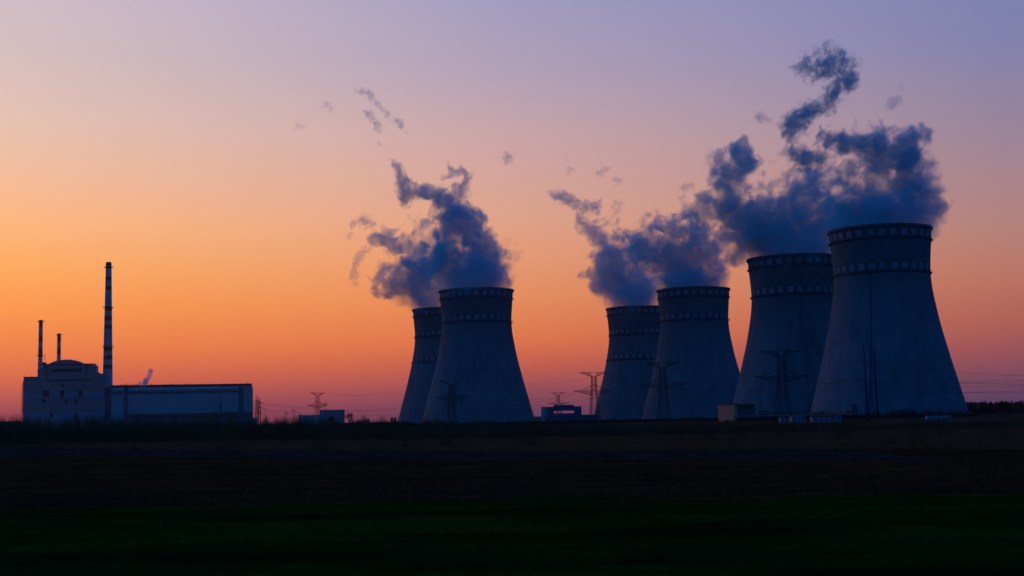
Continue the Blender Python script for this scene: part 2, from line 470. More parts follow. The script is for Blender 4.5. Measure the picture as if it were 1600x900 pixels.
panel('roof_edge', 36, 58, 588.7, 590.5, 'red_trim', rb, -0.5, 1.0)
mb = MB()
for i in range(9):                                       # zig-zag outside stair on the left flank
    z0, z1 = bz(34, 645 - i * 5.2), bz(34, 645 - (i + 1) * 5.2)
    xs = (X(35.4), X(33.2)); a, b = (xs if i % 2 else xs[::-1])
    mb.bar((a, 2, z0), (b, 2, z1), .28); mb.bar((X(33.1), 2, z1), (X(35.5), 2, z1), .22)
mb.bar((X(33.4), 2, 0), (X(33.4), 2, bz(34, 597)), .15)
mb.build('outside_stair', 'steel', rb)
mb = MB(); mb.bar((X(105), 20, bz(105, 563)), (X(105), 20, bz(105, 559.5)), .25); mb.build('roof_vent', 'steel', rb)
mb = MB(); mb.bar((X(46.3), 10, bz(46, 590)), (X(46.3), 10, bz(46, 584.5)), .15); mb.build('aerial', 'steel', rb)
mb = MB(); zt = bz(66, 569)
mb.box(X(64), X(69.5), 8, 14, zt - .5, bz(66, 565.5)); mb.bar((X(66), 10, zt), (X(68.2), 10, bz(66, 552.5)), .18); mb.bar((X(65.5), 10, bz(66, 557)), (X(68.5), 10, bz(66, 560)), .2)
mb.build('roof_crane', 'steel', rb)

hox = bx(284); hbase = base + BU * hox; HX = lambda px: bx(px) - hox
hall = empty('turbine_hall', hbase, 'long low pale turbine hall with strip glazing and dark pilasters', 'building', rz=BROT)
zl_, zr_ = bz(173, 602.0), bz(394, 600.3)
mb = MB(); mb.prism([(HX(163.8), 0), (HX(395.6), 0), (HX(395.6), bz(395, 604.5)), (HX(394.2), bz(395, 604.5)), (HX(394.2), zr_), (HX(173), zl_), (HX(163.8), bz(168, 604))], 4, 46)
hw = mb.build('wall', 'hall', hall)
hp = lambda name, a, b, c_, d, m, par, y0=3.7, y1=4.2: panel(name, a, b, c_, d, m, par, y0, y1, HX)
hp('roof_edge', 173, 394, 600.4, 603.0, 'red_trim', hall, 3.2, 5)
hp('glazing_strip', 180, 371.5, 606.0, 608.0, 'glazing', hall, 3.6)
hp('dark_band', 173, 373, 612.0, 614.2, 'hall_dark', hall, 3.5)  # dark cladding stripe along the hall front, below the glazing
hp('upper_band', 173, 373, 608.2, 611.8, 'concrete', hall, 3.65)
for a, b in ((164, 173), (193.5, 199.5), (373.5, 380)): hp('pilaster', a, b, 605, 662, 'hall_dark', hall, 3.0)
hp('plinth', 199.8, 373.2, 645.5, 664, 'concrete_dark', hall, 3.3)
hp('plinth', 380.2, 395.5, 644, 664, 'concrete_dark', hall, 3.3)
for px in (189, 193, 196.5, 204, 208.5, 212.5, 216, 235.7, 257.3, 266.3, 270, 289.5, 295.5, 387):
    mb = MB(); h = rng.uniform(1.0, 2.0); zz = zl_ + (zr_ - zl_) * (px - 173) / 221
    mb.bar((HX(px), 12, zz - .2), (HX(px), 12, zz + h), .35, n=8); mb.bar((HX(px), 12, zz + h), (HX(px), 12, zz + h + .3), .6, n=8)
    mb.build('roof_vent', 'steel', hall)

def chimney(px, py_top, py_base, w_top, w_base, dark, rings, label, Y, rungs=False):
    b = ground_at(px, Y); H = at(px, py_top, Y).z; s = Y / F
    root = empty('chimney', b, label, 'chimney', 'red and white banded chimneys')
    zp = lambda py: at(px, py, Y).z
    hb = zp(py_base)
    rt, r0 = w_top * s, w_base * s
    slope = (r0 - rt) / (zp(py_top) - hb)
    rad = lambda z: rt + slope * (H - z)
    mb = MB(); zs = np.linspace(-0.5, H - 1.2, 24)
    mb.lathe([(rad(z), z) for z in zs] + [(rad(H) * .92, H - .6), (rad(H) * .8, H), (rad(H) * .72, H), (rad(H) * .72, H - 6)], 32)
    st = mb.build('stack', chimney_mat('chimney paint', H, [(zp(b_), zp(a_)) for a_, b_ in dark], (0.26, 0.085, 0.065)), root, smooth=True)
    for py in rings:
        z = zp(py); r = rad(z)
        mb = MB(); mb.ring(r - .1, r + 1.5 * max(1, w_top / 4), z - .3, z, 32)
        w = mb.build('platform', 'steel', root)
        mb = MB(); R_ = r + 1.4 * max(1, w_top / 4)
        for i in range(20):
            t, t2 = 2 * math.pi * i / 20, 2 * math.pi * (i + 1) / 20
            p1, p2 = (math.cos(t) * R_, math.sin(t) * R_), (math.cos(t2) * R_, math.sin(t2) * R_)
            mb.bar((*p1, z), (*p1, z + 1.2), .06); mb.bar((*p1, z + 1.2), (*p2, z + 1.2), .06)
        mb.build('railing', 'steel', w)
    if rungs:
        for k in range(16):
            z = H - 4 - k * (H - hb) / 16
            mb = MB(); mb.bar((-rad(z) - .9, 0, z), (rad(z) + .9, 0, z), .22); mb.build('stay_bar', 'steel', root)
    mb = MB(); a = -2.2
    for s_ in (-.3, .3):
        mb.bar((math.cos(a) * (rad(0) + .3) + s_, math.sin(a) * (rad(0) + .3), 0), (math.cos(a) * (rad(H) + .3) + s_, math.sin(a) * (rad(H) + .3), H), .06)
    mb.build('ladder', 'steel', root)
    return root
chimney(167.6, 409.5, 590, 4.3, 7.4,
        [(409, 418), (433, 438), (448, 453.5), (479, 486), (494, 501), (508, 514), (542, 548.5), (556, 562), (570, 576.5)],
        [418, 481, 542], 'tallest chimney, thick and tapering with grouped dark red bands', DB + 20)
chimney(61.6, 500, 590, 2.7, 3.4, [(499, 511), (524, 533.5), (545, 558)], [502.5, 556], 'slim banded chimney with rungs at the left shoulder of the reactor block', DB + 75, True)
chimney(90.6, 521, 570, 2.5, 2.8, [(520, 534), (543, 553.5)], [523.5], 'shortest banded chimney, rising behind the domed roof', DB + 110, True)

# ------------------------------------------------------------------ smaller buildings
def building(name, px0, px1, py_top, Y, depth, m, label, cat='building', group=None, roof='hall_dark', windows=(), rz=0.0):
    a, b = ground_at(px0, Y), ground_at(px1, Y); c = (a + b) / 2; w = (b.x - a.x) / 2
    h = at((px0 + px1) / 2, py_top, Y).z
    root = empty(name, c, label, cat, group, rz)
    if rz: w = w / math.cos(rz)
    mb = MB(); mb.box(-w, w, 0, depth, -.2, h); mb.build('wall', m, root)
    mb = MB(); mb.box(-w - .3, w + .3, -.3, depth + .3, h + .003, h + .45); mb.build('roof', roof, root)
    for x0, x1, y0, y1, mm in windows:
        mb = MB(); z0, z1 = at(x0, y1, Y).z, at(x0, y0, Y).z
        mb.box(at(x0, 655, Y).x - c.x, at(x1, 655, Y).x - c.x, -.15, .2, max(0, z0), z1)
        mb.build('window', mm, root)
    return root, c, w, h
building('office_block', 499.5, 534.5, 641.3, 1250, 20, 'concrete', 'tall grey block with a dark recess, east half of the joined pair', windows=((513, 523, 651, 660, 'dark_open'),))
building('workshop', 467, 499, 649.3, 1250, 18, 'hall', 'low grey workshop joined to the taller block with a recess')
building('store_shed', 835.5, 846, 651.5, 1120, 10, 'concrete', 'tiny grey shed beside the building with the open roof slot')
building('plant_annex', 909.5, 934, 648.6, 1100, 15, 'hall_dark', 'low dark annex at the foot of the wide-armed pylon by the tower')
building('utility_block', 1153, 1180, 642.0, 650, 10, 'concrete_dark', 'low block with brown upper storey behind the salmon box', windows=((1152.2, 1179.8, 631.5, 641.6, 'brown'),))
building('switch_house', 1125.5, 1144.5, 632.5, 600, 1.6, 'brick', 'upright salmon pink box standing alone before the towers', windows=((1131, 1141, 656, 660, 'dark_open'),), roof='brown', rz=R(-66))
building('long_shed', 660.5, 716, 658.6, 960, 8, 'concrete', 'long low grey shed at the foot of the left towers', windows=((668, 676, 661, 664, 'dark_open'), (690, 698, 661, 664, 'dark_open')))
building('valve_house', 779, 787, 658.0, 960, 4, 'concrete', 'tiny pale hut before the left pair of towers')
building('pump_hut', 1331, 1341, 633.5, 800, 6, 'concrete_dark', 'dark upright hut at the foot of the seam on the nearest tower')
building('pipe_store', 1002, 1062, 656.2, 820, 8, 'concrete_dark', 'long dark store below the pylon between the middle towers', windows=((1012, 1020, 658, 660, 'dark_open'),))
building('cable_house', 1404, 1432, 640.5, 780, 6, 'concrete_dark', 'dark low house by the leaning poles under the nearest tower')
building('transformer_hut', 948, 960, 655.0, 900, 5, 'hall_dark', 'small dark hut beside the wide-armed pylon at the middle towers')
def tank(px, Y, r, h, label):
    g = ground_at(px, Y); root = empty('storage_tank', g, label, 'tank', 'storage tanks at the tower feet')
    mb = MB(); mb.lathe([(r, -.2), (r, h), (r * .6, h + .5), (.05, h + .8)], 24); mb.build('shell', 'concrete_dark', root, smooth=True)
    mb = MB(); mb.ring(r - .05, r + .2, h - .1, h + .1, 24); mb.build('rim', 'steel', root)
tank(1192, 800, 3.4, 4.5, 'squat dark tank before the half-hidden big tower')
tank(856, 1000, 2.6, 4.0, 'squat dark tank before the block with the bright slot')
# pump house with a slot that one sees the sky through
Y = 1100; a, b = ground_at(846.5, Y), ground_at(909, Y); c = (a + b) / 2; w = (b.x - a.x) / 2
ph = empty('pump_house', c, 'dark flat-roofed block with a bright open slot under its roof', 'building')
px2x = lambda px: at(px, 650, Y).x - c.x
zz = lambda py: at(878, py, Y).z
mb = MB()
mb.box(-w, px2x(866), 0, 14, -.2, zz(635.3)); mb.box(px2x(898), w, 0, 14, -.2, zz(635.3))
mb.box(px2x(866), px2x(898), 0, 14, -.2, zz(645.8)); mb.box(px2x(866), px2x(898), 0, 14, zz(641.8), zz(635.3))
mb.build('wall', 'hall_dark', ph)
mb = MB(); mb.box(px2x(866), px2x(897), 2, 12, zz(635.2), zz(632.6)); mb.build('roof_box', 'hall_dark', ph)
mb = MB(); mb.box(-w - .1, px2x(855), -.15, .2, 0, zz(636)); mb.build('pale_panel', 'hall', ph)
for px in (872, 878.5):
    mb = MB(); mb.bar((px2x(px), 2, zz(646)), (px2x(px), 2, zz(641.7)), .3); mb.build('slot_post', 'steel', ph)

# long perimeter walls
def long_wall(name, px0, px1, Y0, Y1, h, m, label, posts=26):
    a, b = ground_at(px0, Y0), ground_at(px1, Y1); c = (a + b) / 2; d = (b - a); L = d.length
    root = empty(name, c, label, 'wall', rz=math.atan2(d.y, d.x))
    mb = MB(); mb.box(-L / 2, L / 2, -.12, .12, -.2, h); mb.build('panel', m, root)
    mb = MB(); mb.box(-L / 2, L / 2, -.22, .22, h + .002, h + .18); mb.build('coping', 'concrete', root)
    for i in range(posts):
        x = -L / 2 + L * (i + .5) / posts
        mb = MB(); mb.box(x - .25, x + .25, -.3, .3, -.2, h + .35); mb.build('post', 'concrete', root)
    return root
long_wall('perimeter_wall', -60, 402, 760, 960, 7.2, 'concrete', 'long grey concrete wall along the foot of the reactor block')

# canopy and cabins at the foot of the right towers
def cabin(px0, px1, py0, py1, Y, label, nwin, group):
    a, b = ground_at(px0, Y), ground_at(px1, Y); c = (a + b) / 2; w = (b.x - a.x) / 2
    z0, z1 = at((px0 + px1) / 2, py1, Y).z, at((px0 + px1) / 2, py0, Y).z
    root = empty('site_cabin', c, label, 'cabin', group)
    mb = MB(); mb.box(-w, w, 0, 2.5, z0, z1); mb.build('body', 'white_paint', root)
    mb = MB(); mb.box(-w - .1, w + .1, -.1, 2.6, z1 + .002, z1 + .12); mb.build('roof', 'hall_dark', root)
    for i in range(nwin):
        x = -w + 2 * w * (i + .5) / nwin; mb = MB(); mb.box(x - .3, x + .3, -.04, .05, z0 + (z1 - z0) * .45, z0 + (z1 - z0) * .8)
        mb.build('window', 'dark_open', root)
    for sx in (-1, -.33, .33, 1):
        for y in (.2, 2.3):
            mb = MB(); mb.box(sx * (w - .2) - .15, sx * (w - .2) + .15, y - .15, y + .15, -.1, z0); mb.build('leg', 'concrete', root)
    return root
G = 'white cabins raised on short posts'
cabin(1220, 1233, 653, 659, 380, 'smallest white cabin, at the outer end of the dark canopy', 2, G)
cabin(1237, 1259, 651, 659.5, 385, 'white cabin with three windows next to the smallest one', 3, G)
cabin(1269, 1315, 651.5, 660, 390, 'longest white cabin on posts under the dark canopy roof', 5, G)
cabin(1449.5, 1486, 649.5, 657, 420, 'lone white cabin at the foot of the nearest cooling tower', 0, G)
a, b = ground_at(1158, 520), ground_at(1345, 460); c = (a + b) / 2; d = b - a; L = d.length
cp = empty('canopy', c, 'long dark canopy roof on thin posts behind the white cabins', 'canopy', rz=math.atan2(d.y, d.x))
mb = MB(); mb.box(-L / 2, L / 2, -4, 4, 1.9, 2.35); mb.build('roof', 'hall_dark', cp)
for i in range(10):
    for y in (-3.6, 3.6):
        x = -L / 2 + L * (i + .5) / 10; mb = MB(); mb.bar((x, y, -.1), (x, y, 1.9), .12); mb.build('post', 'steel', cp)

# ------------------------------------------------------------------ pylons and power lines
def lattice(mb, z0, z1, w0, w1, panels, t, tb):
    """square lattice mast between two heights: bracing only"""
    zs = np.linspace(0, 1, panels + 1)
    cs = [(-1, -1), (1, -1), (1, 1), (-1, 1)]
    P = lambda k, u: (cs[k][0] * (w0 + (w1 - w0) * u), cs[k][1] * (w0 + (w1 - w0) * u), z0 + (z1 - z0) * u)
    for i in range(panels):
        for k in range(4):
            j = (k + 1) % 4
            mb.bar(P(k, zs[i]), P(j, zs[i + 1]), tb); mb.bar(P(j, zs[i]), P(k, zs[i + 1]), tb); mb.bar(P(k, zs[i + 1]), P(j, zs[i + 1]), tb)

def wide_pylon(loc, label, rz=0.0, H=36.0):
    k = H / 36
    root = empty('lattice_pylon', loc, label, 'pylon', 'wide-armed lattice pylons')
    root.rotation_euler = (0, 0, rz)
    for sx in (-1, 1):
        for sy in (-1, 1):
            mb = MB(); mb.bar((sx * 3.6 * k, sy * 3.6 * k, -.3), (sx * 2.0 * k, sy * 2.0 * k, 19.5 * k), .22); mb.bar((sx * 2.0 * k, sy * 2.0 * k, 19.5 * k), (sx * 1.5 * k, sy * 1.5 * k, 33 * k), .17)
            mb.build('leg', 'steel', root)
    mb = MB(); lattice(mb, 0, 19.5 * k, 3.6 * k, 2.0 * k, 5, .2, .10); lattice(mb, 19.5 * k, 33 * k, 2.0 * k, 1.5 * k, 6, .2, .09)
    mb.build('bracing', 'steel', root)
    for z, half, dep, n in ((36 * k, 10.6 * k, 3.2 * k, 6), (22.5 * k, 15.5 * k, 3.4 * k, 9)):      # two flat-topped crossarms, wedge below
        mb = MB()
        for sy in (-1, 1):
            y = sy * 1.3 * k
            mb.bar((-half, y * .3, z), (half, y * .3, z), .16)
            for sx in (-1, 1):
                mb.bar((sx * half, y * .3, z), (sx * 1.6 * k, y, z - dep), .15)
                for i in range(n):
                    u0, u1 = i / n, (i + .5) / n
                    lo = lambda u: (sx * (half + (1.6 * k - half) * u), y * (.3 + .7 * u), z - dep * u)
                    hi = lambda u: (sx * (half + (1.6 * k - half) * u), y * .3, z)
                    mb.bar(lo(u0), hi(u1), .08); mb.bar(hi(u1), lo((i + 1) / n), .08)
        mb.build('crossarm', 'steel', root)
    mb = MB()
    for sy in (-1, 1):                                  # raking struts over the lower crossarm
        for sx in (-1, 1): mb.bar((sx * 10 * k, sy * .4, 22.5 * k), (0, sy * .8, 27 * k), .13)
    mb.build('strut', 'steel', root)
    tips = []
    for x in (-15.2 * k, 0.0, 15.2 * k):
        mb = MB(); z = 22.4 * k if x else 26.5 * k
        for i in range(9):
            mb.bar((x, 0, z - .25 * i), (x, 0, z - .25 * i - .12), .22, n=8)
        mb.bar((x, 0, z), (x, 0, z - 2.4), .05)
        mb.build('insulator', 'glass_ins', root)
        tips.append((x, 0, z - 2.4))
    tips += [(-10.4 * k, 0, 36 * k), (10.4 * k, 0, 36 * k)]
    Mx = Matrix.Translation(loc) @ Matrix.Rotation(rz, 4, 'Z')
    return [Mx @ Vector(t) for t in tips]

PY = [
    (1790, 600, .3, None),
    (1224.5, 715, .12, 'wide-armed lattice pylon before the half-hidden big tower'),
    (1037.5, 840, .15, 'wide-armed lattice pylon before the gap between the middle towers'),
    (929.5, 1000, .2, 'wide-armed lattice pylon at the open side of the middle towers, against sky'),
    (706, 1150, .35, 'wide-armed lattice pylon before the left pair of towers'),
    (496.5, 1500, .9, 'wide-armed lattice pylon behind the low grey workshop'),
]
allt = []
for px, Y, rz, lab in PY:
    g = ground_at(px, Y)
    if lab: allt.append(wide_pylon(g, lab, rz))
    else:
        Mx = Matrix.Translation(g) @ Matrix.Rotation(rz, 4, 'Z')
        allt.append([Mx @ Vector(t) for t in ((-9, 0, 13), (0, 0, 14.5), (9, 0, 12), (-10.4, 0, 17), (10.4, 0, 16))])
wide_pylon(ground_at(873, 1780), 'small distant lattice pylon rising behind the block with the open slot', .1)

def wire(name, pts, r, sag, label, group):
    mb = MB(); last = None
    for a, b, s in zip(pts[:-1], pts[1:], sag):
        n = 14
        for i in range(n + (1 if b is pts[-1] else 0)):
            u = i / n; p = Vector(a).lerp(Vector(b), u); p.z -= s * 4 * u * (1 - u)
            if last is not None: mb.bar(last, p, r, n=3)
            last = p
    o = mb.build(name, 'cable', None); tag(o, label, 'power line', group); return o
names = ['conductor hung from the left tips of the lower crossarms', 'conductor hung from the middle of the wide pylons', 'conductor hung from the right tips of the lower crossarms',
         'earth wire strung along the left ends of the top crossarms', 'earth wire strung along the right ends of the top crossarms']
for i in range(5):
    wire('power_line', [t[i] for t in allt], 0.055 if i < 3 else 0.035, [5, 4.5, 5, 7, 7], names[i], 'wires along the wide-armed pylons')

# twin slender pylons beside the turbine hall
def slim_pylon(px, Y, H, label, rz):
    g = ground_at(px, Y)
    root = empty('slender_pylon', g, label, 'pylon', 'slender double pylons'); root.rotation_euler = (0, 0, rz)
    for sx in (-1, 1):
        for sy in (-1, 1):
            mb = MB(); mb.bar((sx * 1.3, sy * 1.3, -.3), (sx * .6, sy * .6, H * .85), .16); mb.bar((sx * .6, sy * .6, H * .85), (0, 0, H), .1); mb.build('leg', 'steel', root)
    mb = MB(); lattice(mb, 0, H * .85, 1.3, .6, 9, .1, .09); mb.build('bracing', 'steel', root)
    for z, w in ((H * .78, 4.2), (H * .60, 5.6), (H * .43, 4.2)):
        mb = MB()
        for sx in (-1, 1):
            mb.bar((0, -.6, z), (sx * w, 0, z), .12); mb.bar((0, .6, z), (sx * w, 0, z), .12); mb.bar((0, 0, z + 1.5), (sx * w, 0, z), .08)
            for q in range(5): mb.bar((sx * w, 0, z - .2 - q * .3), (sx * w, 0, z - .35 - q * .3), .2, n=6)
        mb.build('crossarm', 'steel', root)
    return [Matrix.Translation(g) @ Matrix.Rotation(rz, 4, 'Z') @ Vector((s * w, 0, z - 1.7)) for z, w in ((H * .78, 4.2), (H * .60, 5.6)) for s in (-1, 1)]
s1 = slim_pylon(401.3, 1200, 29, 'slender pylon close against the end of the turbine hall', .35)
s2 = slim_pylon(405.4, 1230, 27.5, 'slender pylon just outside its twin by the turbine hall', .35)
far = [ground_at(660, 1900) + Vector((dx, 0, z)) for dx, z in ((-4, 23), (4, 23), (-5, 17), (5, 17))]
west = [ground_at(300, 1050) + Vector((dx, 0, z)) for dx, z in ((-4, 22), (4, 22), (-5, 17), (5, 17))]
for i, nm in enumerate(('upper wire on the near side', 'upper wire on the far side', 'lower wire on the near side', 'lower wire on the far side')):
    wire('power_line', [west[i], s1[i], far[i]], .07, [2.5, 6], nm + ' of the slender twin pylons', 'wires along the slender pylons')

# wooden H-pole before the nearest tower
def pole_pair():
    out = []
    for (pxt, pyt, pxb), lab in (((1349.3, 541, 1356.5), 'tall dark leaning pole, nearer the half-hidden tower, of the linked pair'),
                                 ((1365.3, 541, 1371.5), 'tall dark leaning pole of the linked pair, further from the canopy')):
        Y = 430; b = ground_at(pxb, Y); t = at(pxt, pyt, Y)
        root = empty('utility_pole', b, lab, 'pole', 'pair of tall dark poles')
        top = t - b
        mb = MB(); mb.bar((0, 0, -.3), top, .30, .13, 8); mb.build('shaft', 'wood', root)
        mb = MB(); z = .80 * top.z; mb.bar((.80 * top.x - 1.8, 0.2, z), (.80 * top.x + 1.8, 0.2, z - .15), .11); arm = mb.build('crossarm', 'wood', root)
        for dx in (-1.5, 1.5):
            mb = MB(); mb.bar((.8 * top.x + dx, .2, z), (.8 * top.x + dx, .2, z + .5), .09, n=8); mb.build('insulator', 'glass_ins', arm)
        out.append(b + Vector((.8 * top.x, .2, z + .5)))
        out.append(b + Vector((.55 * top.x, 0, .55 * top.z)))
    return out
pp = pole_pair()
left_end = at(600, 650, 900); right_end = at(1680, 600, 330)
wire('power_line', [right_end, pp[1] + Vector((0, 0, .3)), at(1085, 616, 560), at(820, 642, 800), left_end], .05, [.6, .5, .5, .3], 'dark cable climbing past the towers to the leaning poles', 'cables at the leaning poles')
wire('power_line', [at(1690, 591, 330), pp[3] + Vector((0, 0, .5)), at(1085, 618.5, 570)], .035, [.9, .8], 'thinner cable sagging away from the leaning poles towards the pine wood', 'cables at the leaning poles')

# thin masts, lamp posts, twin flues
def lamp_mast(px, py, Y, label):
    b = ground_at(px, Y); H = at(px, py, Y).z
    root = empty('floodlight_mast', b, label, 'mast', 'floodlight masts')
    mb = MB(); mb.bar((0, 0, -.2), (0, 0, H), .32, .16, 8); mb.build('shaft', 'steel', root)
    mb = MB(); mb.bar((-1.6, 0, H), (1.6, 0, H), .14)
    for x in (-1.4, -.5, .5, 1.4): mb.box(x - .3, x + .3, -.3, .1, H + .05, H + .5)
    mb.build('lamp_head', 'steel', root)
lamp_mast(447.5, 645.5, 1100, 'shorter floodlight mast of the two before the workshop')
lamp_mast(458.5, 641.5, 1100, 'taller floodlight mast of the two before the workshop')
lamp_mast(508.5, 630.5, 1240, 'floodlight mast rising behind the tall grey block')
def mast(px, py, Y, label, rad):
    b = ground_at(px, Y); H = at(px, py, Y).z
    root = empty('mast', b, label, 'mast', 'thin masts before the turbine hall')
    mb = MB(); mb.bar((0, 0, -.2), (0, 0, H * .68), rad, rad, 8); mb.build('lower_shaft', 'hall_dark', root)
    mb = MB(); mb.bar((0, 0, H * .68), (0, 0, H), rad * .3, rad * .2, 6); mb.build('aerial', 'steel', root)
mast(344.8, 615, 1100, 'thickest mast before the turbine hall, topped by an aerial', .8)
mast(309.3, 633, 1100, 'thin mast at mid length of the turbine hall', .3)
mast(281.8, 638.5, 1100, 'short mast before the turbine hall, nearest the big chimney', .4)
for px, lab in ((612.3, 'short dark flue left of its twin beside the left cooling tower'), (617.3, 'short dark flue between its twin and the left cooling tower')):
    b = ground_at(px, 1000); H = at(px, 652.5, 1000).z
    root = empty('flue', b, lab, 'flue', 'pair of short dark flues')
    mb = MB(); mb.lathe([(.95, -.2), (.85, H - .5), (1.05, H - .5), (1.05, H), (.7, H), (.7, H - 1)], 16); mb.build('pipe', 'hall_dark', root)
    mb = MB(); mb.box(-1.2, 1.2, -1.2, 1.2, -.1, 1.0); mb.build('plinth', 'concrete', root)

# ------------------------------------------------------------------ trees, bushes, woods
def bare_tree(px, py, Y, label, width):
    b = ground_at(px, Y); H = at(px, py, Y).z
    root = empty('bare_tree', b, label, 'tree', 'bare trees by the workshop')
    r2 = random.Random(int(px))
    tr = MB(); cr = MB()
    tr.bar((0, 0, -.2), (0, 0, H * .42), .28, .2, 6)
    def grow(p, d, L, w, lev):
        q = p + d * L
        (tr if lev == 0 else cr).bar(p, q, w, w * .65, 4)
        if lev >= 4: return
        for _ in range(4 if lev < 2 else 3):
            nd = (d + Vector((r2.uniform(-1, 1) * .75, r2.uniform(-1, 1) * .75, r2.uniform(-.15, .6)))).normalized()
            grow(q if r2.random() < .6 else p.lerp(q, .6), nd, L * r2.uniform(.6, .8), w * .6, lev + 1)
    for k in range(5):
        a = 2 * math.pi * k / 5 + r2.random()
        grow(Vector((0, 0, H * r2.uniform(.22, .42))), Vector((math.cos(a) * width, math.sin(a) * width, 1)).normalized(), H * .24, .16, 0)
    tr.build('trunk', 'bark', root); cr.build('crown', 'twig', root)
bare_tree(545.5, 644.5, 900, 'bare round-crowned tree beside the tall grey block', .6)
bare_tree(574, 653, 900, 'low bare bush-like tree between the grey block and the flues', 1.0)
bare_tree(562, 655, 930, 'smallest bare tree, close by the round-crowned one', .9)

def shrub_mass(name, label, spots, m, size):
    """many small leaf-sized faces over a row of clumps: one mass nobody could count"""
    vs, fs = [], []
    r2 = random.Random(3)
    for c, w, h, n in spots:
        for _ in range(n):
            a, rr, zz = r2.uniform(0, 6.28), r2.random() ** .5, r2.random() ** .8
            p = Vector((c.x + math.cos(a) * w * rr, c.y + math.sin(a) * w * rr, c.z + h * zz * (1 - .55 * rr * rr)))
            s = size * r2.uniform(.5, 1.3)
            u = Vector((r2.gauss(0, 1), r2.gauss(0, 1), r2.gauss(0, 1))).normalized(); v = u.orthogonal().normalized()
            k = len(vs); vs += [tuple(p - u * s), tuple(p + v * s * .6), tuple(p + u * s), tuple(p - v * s * .6)]; fs.append((k, k + 1, k + 2, k + 3))
    me = bpy.data.meshes.new(name); me.from_pydata(vs, [], fs); me.update(); me.materials.append(M[m])
    o = bpy.data.objects.new(name, me); C.objects.link(o); tag(o, label, None, None, 'stuff'); return o
sp = []
for i in range(70):
    px = rng.uniform(396, 640); Y = rng.uniform(720, 900); g = ground_at(px, Y)
    sp.append((g, rng.uniform(3, 7), rng.uniform(1.2, 4.0) * (1.25 if px < 440 else .8), 110))
for i in range(170):
    px = rng.uniform(640, 1130); Y = rng.uniform(650, 760); g = ground_at(px, Y)
    sp.append((g, rng.uniform(3, 6), .4 + 2.0 * rng.random() ** 2.2, 80))
shrub_mass('shrubs', 'dark scrub along the foot of the wall', sp, 'hedge', .4)
sp = []
for i in range(190):
    px = rng.uniform(1150, 1530); Y = rng.uniform(520, 760); g = ground_at(px, Y)
    sp.append((g, rng.uniform(2, 6), 1.0 + 4.0 * rng.random() ** 2.2, 80))
shrub_mass('hedge', 'dark low hedge along the feet of the right cooling towers', sp, 'hedge', .35)

def pine_wood():
    vs, fs = [], []
    r2 = random.Random(11)
    for i in range(520):
        px = r2.uniform(1490, 1740); Y = r2.uniform(1000, 1300); g = ground_at(px, Y)
        h = r2.uniform(7.2, 9.0) * (1 if r2.random() < .9 else 1.12); w = r2.uniform(2.0, 3.4)
        for _ in range(120):
            t = r2.random(); a = r2.uniform(0, 6.28); rr = w * (1 - t) ** .7 * r2.uniform(.3, 1.05)
            p = Vector((g.x + math.cos(a) * rr, g.y + math.sin(a) * rr, h * t))
            s = r2.uniform(.4, .9); u = Vector((math.cos(a), math.sin(a), r2.uniform(-.5, .4))); v = Vector((-math.sin(a), math.cos(a), r2.uniform(-.3, .3)))
            k = len(vs); vs += [tuple(p - u * s), tuple(p + v * s * .6), tuple(p + u * s), tuple(p - v * s * .6)]; fs.append((k, k + 1, k + 2, k + 3))
    me = bpy.data.meshes.new('pine_wood'); me.from_pydata(vs, [], fs); me.update(); me.materials.append(M['conifer'])
    o = bpy.data.objects.new('pine_wood', me); C.objects.link(o); tag(o, 'dark pine wood beyond the nearest cooling tower', None, None, 'stuff')
pine_wood()

# ------------------------------------------------------------------ fields: reeds, stubble, grass
def blades(name, label, n, place, m, wid):
    vs = np.zeros((n * 3, 3), np.float32)
    r2 = np.random.default_rng(5)
    pos, h, lean = place(r2, n)
    ang = r2.uniform(0, np.pi, n)
    wx, wy = np.cos(ang) * wid, np.sin(ang) * wid
    zb = np.array([ground_height(x, y) if 5 < y < 420 else -0.02 for x, y in pos])
    vs[0::3] = np.stack([pos[:, 0] - wx, pos[:, 1] - wy, zb - .03], 1)
    vs[1::3] = np.stack([pos[:, 0] + wx, pos[:, 1] + wy, zb - .03], 1)
    vs[2::3] = np.stack([pos[:, 0] + lean[:, 0] * h, pos[:, 1] + lean[:, 1] * h, zb + h], 1)
    me = bpy.data.meshes.new(name)
    me.vertices.add(n * 3); me.vertices.foreach_set('co', vs.ravel())
    me.loops.add(n * 3); me.loops.foreach_set('vertex_index', np.arange(n * 3, dtype=np.int32))
    me.polygons.add(n); me.polygons.foreach_set('loop_start', np.arange(0, n * 3, 3, dtype=np.int32))
    me.update(); me.validate(); me.materials.append(M[m])
    o = bpy.data.objects.new(name, me); C.objects.link(o); tag(o, label, None, None, 'stuff'); return o
def reed_place(r2, n):
    x = r2.uniform(-.42, .42, n)
    # denser and taller on the left, thin on the right; clumped
    dens = 0.25 + 0.75 / (1 + np.exp((x + .03) * 14))
    cl = np.array([mnoise.noise((v * 60, 3.1, 0)) * .5 + mnoise.noise((v * 220, 9.1, 0)) * .5 for v in x])
    h = (2.3 + 3.6 * (1 / (1 + np.exp((x + .05) * 9)))) * (0.72 + .5 * cl) * r2.uniform(.55, 1.05, n)
    h = np.where(r2.random(n) < .02, h * 1.35, h)
    y = r2.uniform(205, 300, n) + 20 * x
    keep = r2.random(n) < dens
    h = np.where(keep, h, h * .35)
    return np.stack([x * y, y], 1), np.clip(h, .3, 6), r2.normal(0, .09, (n, 2))
blades('dry_reeds', 'belt of dead reeds and tall weeds before the plant', 60000, reed_place, 'reed', .035)
